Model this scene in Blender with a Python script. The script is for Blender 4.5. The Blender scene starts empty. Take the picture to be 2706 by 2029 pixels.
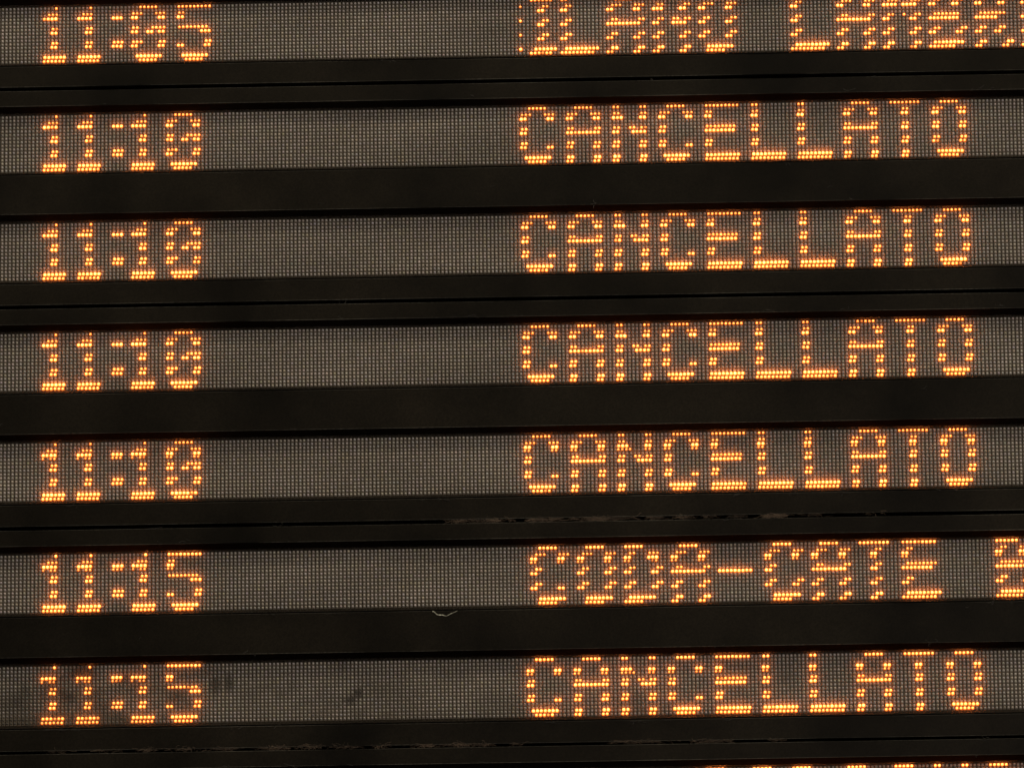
import bpy, bmesh, math, random
import numpy as np
from mathutils import Matrix, Vector, noise

random.seed(7)
rng = np.random.default_rng(7)
sc = bpy.context.scene
U = 0.004                      # one lamp pitch, metres
X0, Y0, H = 120.0, -98.0, 6.1  # board coordinates of the board's middle, its height above the floor

def W(x, y, z=0.0):
    """board coordinates (columns to the right, rows up, pitches towards the viewer) -> world"""
    return Vector(((x - X0) * U, -z * U, H + (y - Y0) * U))

# ---------------------------------------------------------------- camera
Rc = Matrix(((0.9997468095, -0.0104865551, -0.0199085157),
             (0.0169329011, 0.9332912006, 0.3587210780),
             (0.0148186942, -0.3589673622, 0.9332324679)))
B = Matrix(((1, 0, 0), (0, 0, -1), (0, 1, 0)))
cam_data = bpy.data.cameras.new("camera")
cam = bpy.data.objects.new("camera", cam_data)
sc.collection.objects.link(cam)
m = (B @ Rc.transposed()).to_4x4()
m.translation = W(163.34573918, -1141.99247423, 2690.94911473)
cam.matrix_world = m
cam_data.sensor_fit = 'HORIZONTAL'
cam_data.sensor_width = 36.0
cam_data.lens = 29587.29 * 36.0 / 2706.0
cam_data.clip_start = 0.1
cam_data.clip_end = 100.0
sc.camera = cam

# ---------------------------------------------------------------- light
world = bpy.data.worlds.new("World")
sc.world = world
world.use_nodes = True
world.node_tree.nodes["Background"].inputs[0].default_value = (1.0, 0.88, 0.72, 1)
world.node_tree.nodes["Background"].inputs[1].default_value = 0.06

def lamp(name, loc, size, power, color):
    d = bpy.data.lights.new(name, 'AREA')
    d.shape = 'RECTANGLE'; d.size, d.size_y = size
    d.energy = power; d.color = color
    o = bpy.data.objects.new(name, d)
    sc.collection.objects.link(o)
    o.location = loc
    o.rotation_euler = (Vector((0, 0, H)) - Vector(loc)).to_track_quat('-Z', 'Y').to_euler()
    return o
lamp("hall_lamp", (2.4, -7.0, H + 0.1), (2.2, 1.0), 238.0, (1.0, 0.90, 0.81))
lamp("rail_gradient_light", (-0.2, -4.0, H + 2.75), (5.0, 0.5), 75.0, (1.0, 0.86, 0.62))  # added unseen light, grades the rails from top to bottom
sc.view_settings.view_transform = 'Standard'
sc.view_settings.look = 'None'
sc.view_settings.exposure = 0.0
sc.view_settings.gamma = 1.0

# ---------------------------------------------------------------- materials
def new_mat(name):
    mt = bpy.data.materials.new(name); mt.use_nodes = True
    nt = mt.node_tree
    return mt, nt, nt.nodes["Principled BSDF"], nt.links.new

def mat_coat(name, base, rough, speckle=0.35, grime=0.3, bump=0.15, spec=0.04):
    mt, nt, p, L = new_mat(name)
    tc = nt.nodes.new("ShaderNodeTexCoord")
    n1 = nt.nodes.new("ShaderNodeTexNoise"); n1.inputs["Scale"].default_value = 620; n1.inputs["Detail"].default_value = 2
    n2 = nt.nodes.new("ShaderNodeTexNoise"); n2.inputs["Scale"].default_value = 9; n2.inputs["Detail"].default_value = 5
    L(tc.outputs["Object"], n1.inputs["Vector"]); L(tc.outputs["Object"], n2.inputs["Vector"])
    r1 = nt.nodes.new("ShaderNodeMapRange"); r1.inputs[1].default_value = .3; r1.inputs[2].default_value = .7
    r1.inputs[3].default_value = 1 - speckle; r1.inputs[4].default_value = 1 + speckle
    r2 = nt.nodes.new("ShaderNodeMapRange"); r2.inputs[1].default_value = .3; r2.inputs[2].default_value = .7
    r2.inputs[3].default_value = 1 - grime; r2.inputs[4].default_value = 1 + grime
    L(n1.outputs[0], r1.inputs[0]); L(n2.outputs[0], r2.inputs[0])
    mu = nt.nodes.new("ShaderNodeMath"); mu.operation = 'MULTIPLY'
    L(r1.outputs[0], mu.inputs[0]); L(r2.outputs[0], mu.inputs[1])
    vm = nt.nodes.new("ShaderNodeVectorMath"); vm.operation = 'SCALE'
    vm.inputs[0].default_value = base
    L(mu.outputs[0], vm.inputs["Scale"]); L(vm.outputs[0], p.inputs["Base Color"])
    p.inputs["Roughness"].default_value = rough
    p.inputs["Specular IOR Level"].default_value = spec
    b = nt.nodes.new("ShaderNodeBump"); b.inputs["Strength"].default_value = bump; b.inputs["Distance"].default_value = .0004
    L(n1.outputs[0], b.inputs["Height"]); L(b.outputs[0], p.inputs["Normal"])
    return mt

M_RAIL = mat_coat("black_powder_coat", (0.0072, 0.0058, 0.0038), 0.36, grime=0.6, speckle=.28, spec=.035)
M_EDGE = mat_coat("black_edge_highlight", (0.042, 0.039, 0.031), 0.5, speckle=0.5, grime=0.9)  # rail bevels: edge highlight put into a lighter colour
M_UNDER = mat_coat("matte_black_underside", (0.0130, 0.0100, 0.0075), 0.95, spec=0.0)  # rail undersides: matte and a little lighter than the front
M_GAP = mat_coat("gap_shade_black", (0.0015, 0.0013, 0.0011), 0.9)  # shade of the gap below each panel, put into the colour
M_CASE = mat_coat("black_sheet_steel", (0.006, 0.0055, 0.005), 0.7)
M_WALL = mat_coat("dark_backing", (0.004, 0.004, 0.004), 0.9)

def mat_attr(name, base, rough, spec):
    """colour from the per-lamp tint attribute"""
    mt, nt, p, L = new_mat(name)
    a = nt.nodes.new("ShaderNodeAttribute"); a.attribute_name = "tint"
    vm = nt.nodes.new("ShaderNodeVectorMath"); vm.operation = 'MULTIPLY'
    vm.inputs[1].default_value = base
    L(a.outputs["Color"], vm.inputs[0]); L(vm.outputs[0], p.inputs["Base Color"])
    p.inputs["Roughness"].default_value = rough
    p.inputs["Specular IOR Level"].default_value = spec
    return mt
M_DOME = mat_attr("unlit_lamp_resin", (0.475, 0.432, 0.39), 0.3, 0.5)
M_TILE = mat_attr("lamp_socket_plastic", (0.082, 0.066, 0.045), 0.6, 0.3)
HAZE = 0.08
M_BOARD = mat_coat("circuit_board_black", (0.016, 0.013, 0.009), 0.8)

mt, nt, p, L = new_mat("hazy_clear_plastic")      # cover sheet: mostly clear, haze added to spread a halo around lit lamps
nt.nodes.remove(p)
tr = nt.nodes.new("ShaderNodeBsdfTransparent"); tl = nt.nodes.new("ShaderNodeBsdfTranslucent")
tl.inputs[0].default_value = (1, .97, .93, 1)
ms = nt.nodes.new("ShaderNodeMixShader"); ms.inputs[0].default_value = HAZE
L(tr.outputs[0], ms.inputs[1]); L(tl.outputs[0], ms.inputs[2]); L(ms.outputs[0], nt.nodes["Material Output"].inputs[0])
M_PANE = mt

mt, nt, p, L = new_mat("lit_amber_lamp")
nt.nodes.remove(p)
em = nt.nodes.new("ShaderNodeEmission")
a = nt.nodes.new("ShaderNodeAttribute"); a.attribute_name = "level"
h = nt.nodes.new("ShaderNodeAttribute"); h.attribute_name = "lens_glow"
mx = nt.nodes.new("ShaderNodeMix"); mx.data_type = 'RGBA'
mx.inputs[6].default_value = (0.95, 0.135, 0.003, 1)  # outer ring: orange halo put into the emission
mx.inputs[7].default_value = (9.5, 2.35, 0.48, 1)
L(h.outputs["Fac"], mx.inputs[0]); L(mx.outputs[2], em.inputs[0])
L(a.outputs["Fac"], em.inputs[1])
L(em.outputs[0], nt.nodes["Material Output"].inputs[0])
M_LIT = mt

def mat_fluff(name, base, scale=60):
    mt, nt, p, L = new_mat(name)
    tc = nt.nodes.new("ShaderNodeTexCoord")
    n = nt.nodes.new("ShaderNodeTexNoise"); n.inputs["Scale"].default_value = scale
    L(tc.outputs["Object"], n.inputs["Vector"])
    r = nt.nodes.new("ShaderNodeValToRGB")
    r.color_ramp.elements[0].position = .35; r.color_ramp.elements[1].position = .68
    r.color_ramp.elements[0].color = tuple(c * .35 for c in base) + (1,)
    r.color_ramp.elements[1].color = tuple(base) + (1,)
    L(n.outputs[0], r.inputs[0]); L(r.outputs[0], p.inputs["Base Color"])
    p.inputs["Roughness"].default_value = .95
    return mt
M_DUST = mat_fluff("brown_dust_fluff", (0.15, 0.105, 0.07))
M_LINT = mat_fluff("grey_lint", (0.055, 0.05, 0.042))
M_THREAD = mat_fluff("pale_thread", (0.55, 0.54, 0.42), 170)

# ---------------------------------------------------------------- helpers
def tag(o, **k):
    for a_, b_ in k.items():
        o[a_] = b_
    return o

def link(name, me, parent=None):
    o = bpy.data.objects.new(name, me)
    sc.collection.objects.link(o)
    if parent: o.parent = parent
    return o

def empty(name, loc):
    o = bpy.data.objects.new(name, None)
    sc.collection.objects.link(o)
    o.location = loc
    o.empty_display_size = .05
    return o

def mesh_np(name, v, quads=None, tris=None, smooth=True):
    me = bpy.data.meshes.new(name)
    loops, starts, n = [], [], 0
    if quads is not None and len(quads):
        loops.append(quads.ravel()); starts.append(np.arange(len(quads)) * 4); n = len(quads) * 4
    if tris is not None and len(tris):
        loops.append(tris.ravel()); starts.append(n + np.arange(len(tris)) * 3)
    loops = np.concatenate(loops).astype(np.int32); starts = np.concatenate(starts).astype(np.int32)
    me.vertices.add(len(v)); me.vertices.foreach_set("co", v.astype(np.float32).ravel())
    me.loops.add(len(loops)); me.loops.foreach_set("vertex_index", loops)
    me.polygons.add(len(starts)); me.polygons.foreach_set("loop_start", starts)
    me.polygons.foreach_set("use_smooth", np.full(len(starts), smooth))
    me.update(calc_edges=True)
    return me

def bw(x, y, z):
    return np.stack([(x - X0) * U, -z * U, H + (y - Y0) * U], -1)

# unit lamp dome: base ring, shoulder ring, tip
def dome_parts(seg, halo_skirt=False):
    a_ = np.arange(seg) * 2 * np.pi / seg + np.pi / seg
    rings = [(1.0, 0.0), (0.93, .45), (0.60, .84)]
    if halo_skirt: rings = [(1.55, -.02), (1.25, .34), (0.80, .62), (0.50, .90)]   # wide glowing ring drawn as the lamp's halo, then the lens
    px = np.concatenate([r * np.cos(a_) for r, _ in rings] + [[0.0]])
    py = np.concatenate([r * np.sin(a_) for r, _ in rings] + [[0.0]])
    pz = np.concatenate([np.full(seg, h) for _, h in rings] + [[1.0]])
    q, t = [], []
    m = len(rings)
    for k in range(m - 1):
        for i in range(seg):
            j = (i + 1) % seg
            q.append([k * seg + i, k * seg + j, (k + 1) * seg + j, (k + 1) * seg + i])
    for i in range(seg):
        t.append([(m - 1) * seg + i, (m - 1) * seg + (i + 1) % seg, m * seg])
    return px, py, pz, np.array(q), np.array(t)

def domes(name, x, y, z0, r, h, attr, values, mat, parent, seg=8):
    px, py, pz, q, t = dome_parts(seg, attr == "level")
    n, k = len(x), len(px)
    r = np.broadcast_to(r, (n,)); h = np.broadcast_to(h, (n,))
    vx = x[:, None] + px[None] * r[:, None]
    vy = y[:, None] + py[None] * r[:, None]
    vz = z0 + pz[None] * h[:, None]
    v = bw(vx, vy, vz).reshape(-1, 3)
    off = (np.arange(n) * k)[:, None, None]
    me = mesh_np(name, v, (q[None] + off).reshape(-1, 4), (t[None] + off).reshape(-1, 3))
    if attr == "level":
        at = me.attributes.new("level", 'FLOAT', 'POINT')
        at.data.foreach_set("value", np.repeat(values, k).astype(np.float32))
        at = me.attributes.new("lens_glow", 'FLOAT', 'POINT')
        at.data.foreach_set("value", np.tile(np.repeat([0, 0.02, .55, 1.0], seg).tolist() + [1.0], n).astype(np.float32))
    else:
        at = me.attributes.new("tint", 'FLOAT_COLOR', 'POINT')
        c = np.concatenate([values, np.ones((n, 1))], 1)
        at.data.foreach_set("color", np.repeat(c, k, axis=0).astype(np.float32).ravel())
    me.materials.append(mat)
    return link(name, me, parent)

def tiles(name, x, y, wx, wy, z0, z1, values, mat, parent):
    n = len(x)
    bx = np.array([-1, 1, 1, -1, -.9, .9, .9, -.9]) * .5
    by = np.array([-1, -1, 1, 1, -.93, -.93, .93, .93]) * .5
    bz = np.array([0, 0, 0, 0, 1, 1, 1, 1])
    v = bw(x[:, None] + bx * wx, y[:, None] + by * wy, z0 + bz[None] * (z1 - z0) + 0 * x[:, None]).reshape(-1, 3)
    q = np.array([[4, 5, 6, 7], [0, 1, 5, 4], [1, 2, 6, 5], [2, 3, 7, 6], [3, 0, 4, 7]])
    me = mesh_np(name, v, (q[None] + (np.arange(n) * 8)[:, None, None]).reshape(-1, 4), smooth=False)
    at = me.attributes.new("tint", 'FLOAT_COLOR', 'POINT')
    c = np.concatenate([values, np.ones((n, 1))], 1)
    at.data.foreach_set("color", np.repeat(c, 8, axis=0).astype(np.float32).ravel())
    me.materials.append(mat)
    return link(name, me, parent)

def box(name, x0, x1, y0, y1, z0, z1, mat, parent, bevel=0.0, highlight=None):
    bm = bmesh.new()
    bmesh.ops.create_cube(bm, size=1)
    a_, b_ = W(x0, y0, z0), W(x1, y1, z1)
    c = (a_ + b_) / 2; d = b_ - a_
    for v in bm.verts:
        v.co = Vector((c[i] + v.co[i] * abs(d[i]) for i in range(3)))
    if bevel:
        r = bmesh.ops.bevel(bm, geom=list(bm.edges), offset=bevel * U, segments=2, profile=.5, affect='EDGES')
        if highlight:
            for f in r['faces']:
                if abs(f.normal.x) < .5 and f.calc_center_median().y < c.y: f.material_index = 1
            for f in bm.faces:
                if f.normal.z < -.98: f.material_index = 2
    bmesh.ops.recalc_face_normals(bm, faces=bm.faces)
    me = bpy.data.meshes.new(name); bm.to_mesh(me); bm.free()
    me.materials.append(mat)
    if highlight: me.materials.append(highlight); me.materials.append(M_UNDER)
    return link(name, me, parent)

# ---------------------------------------------------------------- the letters, row by row as they show lit
def R_(a_, b_): return list(range(a_, b_ + 1))
LR, RR = [0, 1], [7, 8]
G = {
 '1': {0:[3], 2:[1,2,3], 3:[0,1,2,3], 4:[0,2,3], 6:[2,3], 7:[2,3], 10:[2,3], 11:[2,3], 14:R_(0,5), 15:R_(0,5)},
 ':': {3:[0,1,2], 4:[0,1,2], 10:[0,1,2], 11:[0,1,2]},
 '0': {0:R_(2,6), 2:[0,1,2,6,7,8], 3:LR+RR, 4:LR+RR, 6:LR+[5,6]+RR, 7:LR+[4,5]+RR, 10:[0,1,2]+RR, 11:LR+RR, 14:R_(1,7), 15:R_(2,6)},
 '5': {0:R_(0,8), 2:LR, 3:LR, 4:LR, 6:R_(0,7), 7:[6,7,8], 10:RR, 11:LR+RR, 14:R_(1,7), 15:R_(2,6)},
 'C': {0:R_(2,6), 2:[0,1,2,6,7,8], 3:LR+RR, 4:LR+RR, 6:LR, 7:LR, 10:LR, 11:LR+RR, 14:R_(1,7), 15:R_(2,6)},
 'O': {0:R_(2,6), 2:[0,1,2,6,7,8], 3:LR+RR, 4:LR+RR, 6:LR+RR, 7:LR+RR, 10:LR+RR, 11:LR+RR, 14:R_(1,7), 15:R_(2,6)},
 'A': {0:R_(2,6), 2:[0,1,2,6,7,8], 3:LR+RR, 4:LR+RR, 6:LR+RR, 7:R_(0,8), 10:LR+RR, 11:LR+RR, 14:LR+RR, 15:LR+RR},
 'N': {0:LR+RR, 2:LR+RR, 3:[0,1,2]+RR, 4:[0,1,2,3]+RR, 6:LR+[4,5]+RR, 7:LR+[5,6]+RR, 10:LR+RR, 11:LR+RR, 14:LR+RR, 15:LR+RR},
 'E': {0:R_(0,8), 2:LR, 3:LR, 4:LR, 6:R_(0,7), 7:R_(0,7), 10:LR, 11:LR, 14:R_(0,8), 15:R_(0,8)},
 'L': {0:LR, 2:LR, 3:LR, 4:LR, 6:LR, 7:LR, 10:LR, 11:LR, 14:R_(0,8), 15:R_(0,8)},
 'T': {0:R_(0,7), 2:[3,4], 3:[3,4], 4:[3,4], 6:[3,4], 7:[3,4], 10:[3,4], 11:[3,4], 14:[3,4], 15:[3,4]},
 'I': {0:R_(0,5), 2:[2,3], 3:[2,3], 4:[2,3], 6:[2,3], 7:[2,3], 10:[2,3], 11:[2,3], 14:R_(0,5), 15:R_(0,5)},
 'D': {0:R_(0,4), 2:[0,1,5,6,7], 3:[0,1,6,7,8], 4:LR+RR, 6:LR+RR, 7:LR+RR, 10:LR+RR, 11:LR+RR, 14:R_(0,6), 15:R_(0,4)},
 '-': {7:R_(0,8)},
 'M': {0:LR+RR, 2:[0,1,2,6,7,8], 3:[0,1,2,3,5,6,7,8], 4:[0,1,3,4,5,7,8], 6:[0,1,4,7,8], 7:LR+RR, 10:LR+RR, 11:LR+RR, 14:LR+RR, 15:LR+RR},
 'B': {0:R_(0,5), 2:[0,1,5,6,7], 3:[0,1,6,7], 4:[0,1,6,7], 6:R_(0,6), 7:R_(0,7), 10:LR+RR, 11:LR+RR, 14:R_(0,7), 15:R_(0,6)},
 'R': {0:R_(0,5), 2:[0,1,5,6,7], 3:[0,1,6,7], 4:[0,1,6,7], 6:R_(0,6), 7:R_(0,5), 10:[0,1,5,6], 11:[0,1,5,6], 14:LR+RR, 15:LR+RR},
 'G': {0:R_(2,6), 2:[0,1,2,6,7,8], 3:LR+RR, 4:LR, 6:LR, 7:LR+R_(5,8), 10:LR+RR, 11:LR+RR, 14:R_(1,7), 15:R_(2,6)},
}
G['c'] = dict(G['C']); G['c'][10] = LR + RR
CANC = [('C',124),('A',136),('N',148),('C',160),('E',172),('L',184),('L',196),('A',208),('T',220),('O',231)]
T10 = [('1',0),('1',9),(':',18),('1',23),('0',32)]
T15 = [('1',0),('1',9),(':',18),('1',23),('5',32)]
T05 = [('1',0),('1',9),(':',18),('0',23),('5',35)]
S9 = {0,2,3,6,7,10,11,14,15}
S8 = {0,3,4,6,7,10,11,14,15}
TEXT = {  # line: (fixed characters, destination characters, destination scrolls, rows lit)
 1: (T05, [('M',115),('I',127),('L',135),('A',147),('N',159),('O',171),('L',195),('A',207),('M',219),('B',231),('R',243),('A',255)], True, S9),
 2: (T10, CANC, False, S9),
 3: (T10, CANC, False, S9),
 4: (T10, CANC, False, S9),
 5: (T10, CANC, False, S9 | {4}),
 6: (T15, [('C',125),('O',137),('D',149),('A',161),('-',173),('c',185),('A',197),('T',209),('E',220),('B',244)], True, S9 | {4}),
 7: (T15, CANC, False, S8),
 8: ([], [('C',167),('O',179),('D',191),('O',203),('G',215),('N',227),('O',239)], False, S9 | {4}),
}
SPOKEN = {':': 'colon', '-': 'dash'}
LINE_DX = [-0.24153, -0.10598, -0.02717, -0.03407, -0.00194, 0.34752-0.1, 0.06316, 0.06316]
def line_y(l): return -((l - 1) * 30.39956 + (0.11707 if l % 2 == 0 else 0.0)) + (0.25 if l == 8 else 0.0)
LEVEL = {0:.62, 2:.55, 3:1.25, 4:.50, 6:.72, 7:1.15, 10:.85, 11:1.0, 14:1.3, 15:.85}
SIZE  = {0:.345, 2:.325, 3:.43, 4:.32, 6:.37, 7:.42, 10:.39, 11:.41, 14:.43, 15:.395}
DX    = {0:0, 2:.12, 3:-.10, 4:-.22, 6:.14, 7:-.08, 10:.14, 11:-.10, 14:.12, 15:-.12}
DY    = {0:-.05, 2:.17, 3:.0, 4:.05, 6:.15, 7:0, 10:.13, 11:0, 14:.14, 15:.02}
CMIN, CMAX = -26, 280
ZF = 6.2          # how far the rails stand out before the lamps

# dirt smeared on the seventh line (column, row, radius x, radius y, strength)
SMEAR = [(4,7,8,6,.62),(13,9,6,6,.55),(-6,9,6,5,.6),(22,5,6,4,.5),(35,8,8,5,.42),(56,9,9,6,.3),(70,12,9,4,.34),(88,8,9,6,.28),(102,4,8,4,.24),(116,12,7,4,.26),(2,15,16,3.2,.9),(6,9,4,2.5,.45),(-5,6,2,2,.7),(10,1.5,4,2.6,.9),(11,2,2,3,.8),(16,14,9,2,.8),(24,14.5,9,2.2,.7),
         (28,6,4,3,.3),(44,5.5,1.5,2.2,.95),(47.5,5.5,1.3,3,.8),(8,5,3,1.6,.5),(-6,14.5,12,2.0,.9),(34,14,7,2,.4),(3,11,3,2,.4),
         (78.5,10.3,1.7,1.4,.95),(80.6,8.2,1.2,1.6,.95),(77,1,2,1.5,.4),(82,14,4,2,.45),(90,14.5,12,1.8,.35),(92,6,4,3,.3),(64,6,2,2,.35),
         (43,2,3,2,.3),(40,13,3,3,.35),(150,12,4,3,.35),(155,14,5,2,.3),(190,6,3,2,.3)]

def dirt(col, row):
    d = np.zeros_like(col, dtype=float)
    for cx, cy, rx, ry, s in SMEAR:
        d = np.maximum(d, s * np.exp(-(((col - cx) / rx) ** 2 + ((row - cy) / ry) ** 2) ** 1.3))
    n = np.array([noise.noise(Vector((c_ * .22, r_ * .35, 3.0))) for c_, r_ in zip(col.ravel(), row.ravel())]).reshape(col.shape)
    return np.clip(d * (1.15 + .9 * n), 0, 1)

def build_panel(l, parent):
    fixed, dest, scroll, rows = TEXT[l]
    yb, dx = line_y(l), LINE_DX[l - 1]
    # fold everything on this line's black board
    panel = box("led_panel", CMIN - 2, CMAX + 2, yb + 1.2, yb - 18.2, -1.6, 0.0, M_BOARD, parent)
    lit = set()
    for chars, sh in ((fixed, False), (dest, scroll)):
        for ch, c0 in chars:
            pts = []
            for r, cols in G[ch].items():
                if r not in rows: continue
                for c in cols:
                    cc = c0 + c + (1 if sh and r in (2, 6, 10, 14) else 0)
                    if chars is dest and cc < 124: continue
                    if (cc, r) in lit: continue
                    lit.add((cc, r)); pts.append((cc, r))
            if not pts: continue
            pts = np.array(pts, float)
            n = len(pts)
            rr = pts[:, 1].astype(int)
            lev = np.array([LEVEL[r] for r in rr]) * np.exp(rng.normal(0, .16, n)) * np.where(rng.random(n) < .015, .45, 1.0)
            siz = np.array([SIZE[r] for r in rr]) * rng.uniform(.97, 1.03, n)
            if l >= 6:      # the top row shows brighter on the lower lines
                lev = np.where(rr == 0, lev * 1.55, lev); siz = np.where(rr == 0, siz * 1.1, siz)
            if l == 7:
                d = dirt(pts[:, 0], pts[:, 1]); lev *= 1 - .45 * d; siz *= 1 - .08 * d
            x = pts[:, 0] + dx + np.array([DX[r] for r in rr]) + rng.normal(0, .015, n)
            y = yb - pts[:, 1] + np.array([DY[r] for r in rr]) + rng.normal(0, .015, n)
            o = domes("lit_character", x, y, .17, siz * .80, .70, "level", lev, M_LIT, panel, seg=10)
            o["label"] = "lit amber " + ("%s" % SPOKEN[ch] if ch in SPOKEN else ("digit " if ch.isdigit() else "letter ") + ch.upper())
    cg, rg = np.meshgrid(np.arange(CMIN, CMAX), np.arange(16))
    cg, rg = cg.ravel().astype(float), rg.ravel().astype(float)
    n = len(cg)
    # small differences from lamp to lamp and over the panel
    low = np.array([noise.noise(Vector((c_ * .03, r_ * .12 + l * 7, 0))) for c_, r_ in zip(cg, rg)])
    g = (1 + .22 * low) * np.exp(rng.normal(0, .10, n))
    tint = np.stack([g * (1 + rng.normal(0, .035, n)), g * (1 + rng.normal(0, .02, n)), g * (1 + rng.normal(0, .07, n))], 1)
    ttint = np.stack([1 + .25 * low] * 3, 1) * np.exp(rng.normal(0, .06, (n, 1)))
    if l == 7:
        d = dirt(cg, rg)[:, None]
        tint = tint * (1 - .86 * d)
        ttint = ttint * np.where(rg[:, None] > 11.5, 1 + .35 * d, 1 - .45 * d)
    keep = np.array([(int(c), int(r)) not in lit for c, r in zip(cg, rg)])
    x = cg + dx + rng.normal(0, .02, n); y = yb - rg + rng.normal(0, .02, n)
    o = domes("unlit_lamp", x[keep], y[keep], .16, .315, .58, "tint", tint[keep], M_DOME, panel); o["kind"] = "stuff"
    box("cover_sheet", CMIN - 3, CMAX + 3, yb + 1.3, yb - 18.2, 1.45, 1.57, M_PANE, panel)
    o = tiles("lamp_socket", cg + dx, yb - rg, .80, .97, 0.0, .17, ttint, M_TILE, panel); o["kind"] = "stuff"
    return panel

def rail(name, y_top, y_bot, parent, gap_strip=True, bar_z=ZF):
    if gap_strip:
        o = box(name, CMIN - 6, CMAX + 6, y_top - .46, y_bot, -4.0, bar_z, M_RAIL, parent, bevel=.13, highlight=M_EDGE)
        box("dark_gap_strip", CMIN - 6, CMAX + 6, y_top, y_top - .455, -4.0, bar_z - .25, M_GAP, parent, bevel=.08)  # added black strip, draws the dark gap line below the panel
    else:
        o = box(name, CMIN - 6, CMAX + 6, y_top, y_bot, -4.0, bar_z, M_RAIL, parent, bevel=.16, highlight=M_EDGE)
    return o

TOP = (-25.45, -29.83)      # rail above the upper line of a case, from the line before it
def cabinet(name, lines, label):
    y_top = line_y(lines[0]) + 30.4 + TOP[0]
    t = empty(name, W(X0, line_y(lines[-1]) - 24.5, -20))
    t["label"] = label; t["category"] = "departure board"; t["group"] = "black display cases stacked into one departure board"
    bpy.context.view_layer.update()
    rail("top_rail", line_y(lines[0]) + 30.4 + TOP[0], line_y(lines[0]) + 30.4 + TOP[1], t, gap_strip=False)
    for i, l in enumerate(lines):
        build_panel(l, t)
        if i + 1 < len(lines):
            rail("middle_rail", line_y(l) - 18.25, line_y(l) - 29.6, t)
    yl = line_y(lines[-1])
    rail("bottom_rail", yl - 18.25, yl - 24.5, t)
    box("rear_case", CMIN - 6, CMAX + 6, y_top - .3, yl - 24.2, -22.0, -4.0, M_CASE, t)
    for s, xx in ((-1, CMIN - 6), (1, CMAX + 6)):
        box("side_plate", xx, xx + s * 1.0, y_top, yl - 24.5, -22.0, ZF + .2, M_RAIL, t, bevel=.15)
    for ch in t.children:
        ch.matrix_parent_inverse = t.matrix_world.inverted()
    return t

cabinet("display_case", [1], "topmost black display case, amber time 11:05 and text scrolling right")
cabinet("display_case", [2, 3], "second black display case, two 11:10 CANCELLATO lines, right below the 11:05 line")
cabinet("display_case", [4, 5], "black display case, two 11:10 CANCELLATO lines just above the scrolling 11:15 line")
cabinet("display_case", [6, 7], "black display case with both 11:15 lines, its lower line smeared with dirt")
cabinet("display_case", [8], "lowest black display case at the photo's bottom edge, only amber letter tops visible")

w = box("wall", -90, 340, 60, -290, -40, -24, M_WALL, None); w["kind"] = "structure"

# ---------------------------------------------------------------- dust, lint and thread
def tube_into(V, F, pts, rad, seg=4):
    base = len(V)
    for i, p_ in enumerate(pts):
        d = (pts[min(i + 1, len(pts) - 1)] - pts[max(i - 1, 0)]).normalized()
        u = d.cross(Vector((0, .3, 1))).normalized(); w_ = d.cross(u)
        r = rad[i] if isinstance(rad, (list, tuple)) else rad
        for k in range(seg):
            a_ = k * 2 * math.pi / seg
            V.append(p_ + u * math.cos(a_) * r + w_ * math.sin(a_) * r)
    for i in range(len(pts) - 1):
        for k in range(seg):
            j = (k + 1) % seg
            F.append((base + i * seg + k, base + i * seg + j, base + (i + 1) * seg + j, base + (i + 1) * seg + k))
    F.append(tuple(base + k for k in range(seg)))
    F.append(tuple(base + (len(pts) - 1) * seg + k for k in reversed(range(seg))))

def fibres(name, spots, mat, label, cat=None, kind=None, seed=1, dens=1, thick=(.025, .07)):
    """spots: (x, y, z, length along the gap, height, count)"""
    rs = random.Random(seed)
    V, F = [], []
    for x, y, z, ln, ht, cnt in spots:
        for _ in range(cnt * dens):
            cx = x + rs.gauss(0, ln * .4); cy = y + rs.gauss(0, ht * .33); cz = z + rs.gauss(0, .3)
            a_ = rs.gauss(0, .45) + (math.pi if rs.random() < .5 else 0)
            step = rs.uniform(.18, .5)
            pts = []
            for k in range(6):
                pts.append(W(cx, cy, cz))
                a_ += rs.gauss(0, .55)
                cx += math.cos(a_) * step; cy += math.sin(a_) * step * .45; cz += rs.gauss(0, .08)
            tube_into(V, F, pts, rs.uniform(*thick) * U, 3)
    me = bpy.data.meshes.new(name); me.from_pydata([tuple(v) for v in V], [], F); me.update()
    me.materials.append(mat)
    o = link(name, me)
    o["label"] = label
    if kind: o["kind"] = kind
    if cat: o["category"] = cat
    return o

yg5 = line_y(5) - 24.9
fibres("dust_fluff", [(x, yg5 + rs0, ZF - .4, ln, .6 if n > 40 else .45, n) for x, ln, n, rs0 in
    [(105,2,8,.1),(107,1.5,22,0),(111,1.5,20,.1),(115,2.5,80,0),(120,1.5,8,.2),(127,2.2,90,0),(131,1.8,30,.1),(136,1.5,10,.2),(142,4,150,0),(146,3,50,.1),
     (151,2,14,.2),(157,3,35,.1),(164,2.5,25,.1),(171,2,14,.2),(178,2,18,.1),(186,2.5,30,0),(188.5,2,70,0),(197,5,14,.3),(214,5,8,.4)]],
    M_DUST, "brown dust fluff caught in the gap under the fifth line", "dust", "stuff", 3, 2, (.02, .04))
yg7 = line_y(7) - 24.7
sp = []
rs = random.Random(5)
for x0, x1, n in [(1.5,6,16),(13.5,16,12),(19,20.5,12),(24.7,29,44),(32,33,10),(34,40,34),(43,50,34),(55.5,63,50),(66,72,44),(74,81,56),(85,88,22),
                  (95,100,34),(103,108,60),(110,114,36),(120,123,14),(146,157,50),(167,175,54),(185,188,14)]:
    sp.append(((x0 + x1) / 2, yg7 + rs.uniform(.05, .3), ZF - .3, (x1 - x0) * .75, .42, n))
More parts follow.
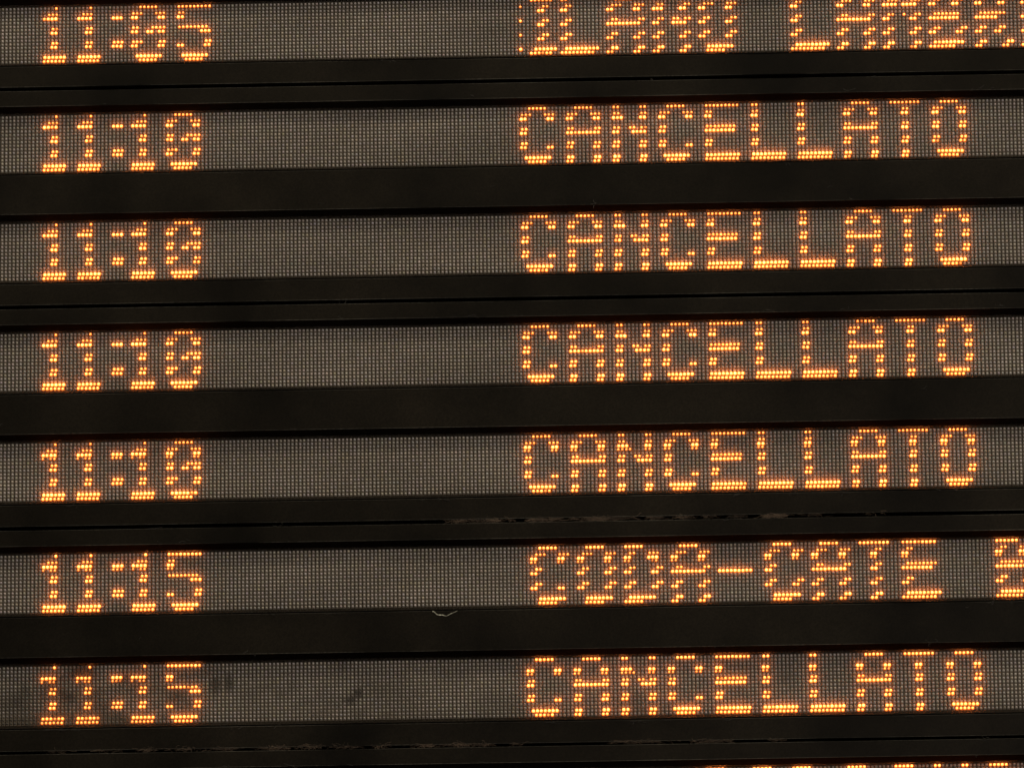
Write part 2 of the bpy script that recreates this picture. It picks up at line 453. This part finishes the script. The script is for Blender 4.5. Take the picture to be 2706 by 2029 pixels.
fibres("dust_fluff", sp, M_DUST, "thin ragged dust along the gap under the dirty seventh line", "dust", "stuff", 4, 2, (.02, .04))
sp = []
for l, xs in ((5, [8, 98, 103, 124, 154, 163, 178, 193, 206, 233]), (7, [4, 8, 47, 52, 59, 66, 130, 152, 160, 175, 220]), (6, [244, 248]), (1, [128, 92])):
    for x in xs:
        sp.append((x + rs.uniform(-1, 1), line_y(l) - 18.95 - rs.uniform(0, .2), ZF + .06, rs.uniform(1.5, 4), .14, rs.randint(4, 9)))
sp += [(246.5, line_y(3) - 29.2, ZF + .08, 1.2, .3, 9), (237, line_y(6) - 20.2, ZF + .08, 2, .25, 3)]
for l in (1, 3, 5, 7):      # odd specks along the edges of the upper rails
    for _ in range(9):
        sp.append((rs.uniform(-15, 250), line_y(l) - rs.choice((25.6, 29.5, 29.6)), ZF + .05, rs.uniform(.5, 3), .1, rs.randint(1, 4)))
for l in (2, 4, 6):
    for _ in range(10):
        sp.append((rs.uniform(-15, 250), line_y(l) - rs.choice((18.95, 29.4, 29.4, rs.uniform(20, 29))), ZF + .05, rs.uniform(.5, 2.5), .1, rs.randint(1, 4)))
fibres("grey_lint", sp, M_LINT, "faint grey lint specks clinging to the rails below the lamp rows", "lint", "stuff", 6)

# one pale curled thread on the rail under the sixth line
yl6 = line_y(6)
prof = [(0, .35), (.35, .25), (.75, -.15), (1.2, -.55), (1.9, -.62), (2.5, -.62), (3.1, -.85), (3.6, -.95), (4.2, -.62), (4.9, -.2), (5.6, .1), (6.35, .42)]
pts = [W(99.8 + a_, yl6 - 19.3 + b_, ZF + .12 + .10 * math.sin(a_ * 2)) for a_, b_ in prof]
fine = []
for i in range(len(pts) - 1):
    for k in range(3):
        p0 = pts[max(i - 1, 0)]; p1 = pts[i]; p2 = pts[i + 1]; p3 = pts[min(i + 2, len(pts) - 1)]; t_ = k / 3
        fine.append(.5 * ((2 * p1) + (p2 - p0) * t_ + (2 * p0 - 5 * p1 + 4 * p2 - p3) * t_ ** 2 + (3 * p1 - p0 - 3 * p2 + p3) * t_ ** 3))
fine.append(pts[-1])
V, F = [], []
tube_into(V, F, fine, [(.16 - .10 * i / len(fine) + .03 * math.sin(i * 1.7)) * U for i in range(len(fine))], 6)
me = bpy.data.meshes.new("thread"); me.from_pydata([tuple(v) for v in V], [], F); me.update(); me.shade_smooth()
me.materials.append(M_THREAD)
tag(link("thread", me), label="short pale curled thread stuck on the rail under the scrolling 11:15 line", category="thread")
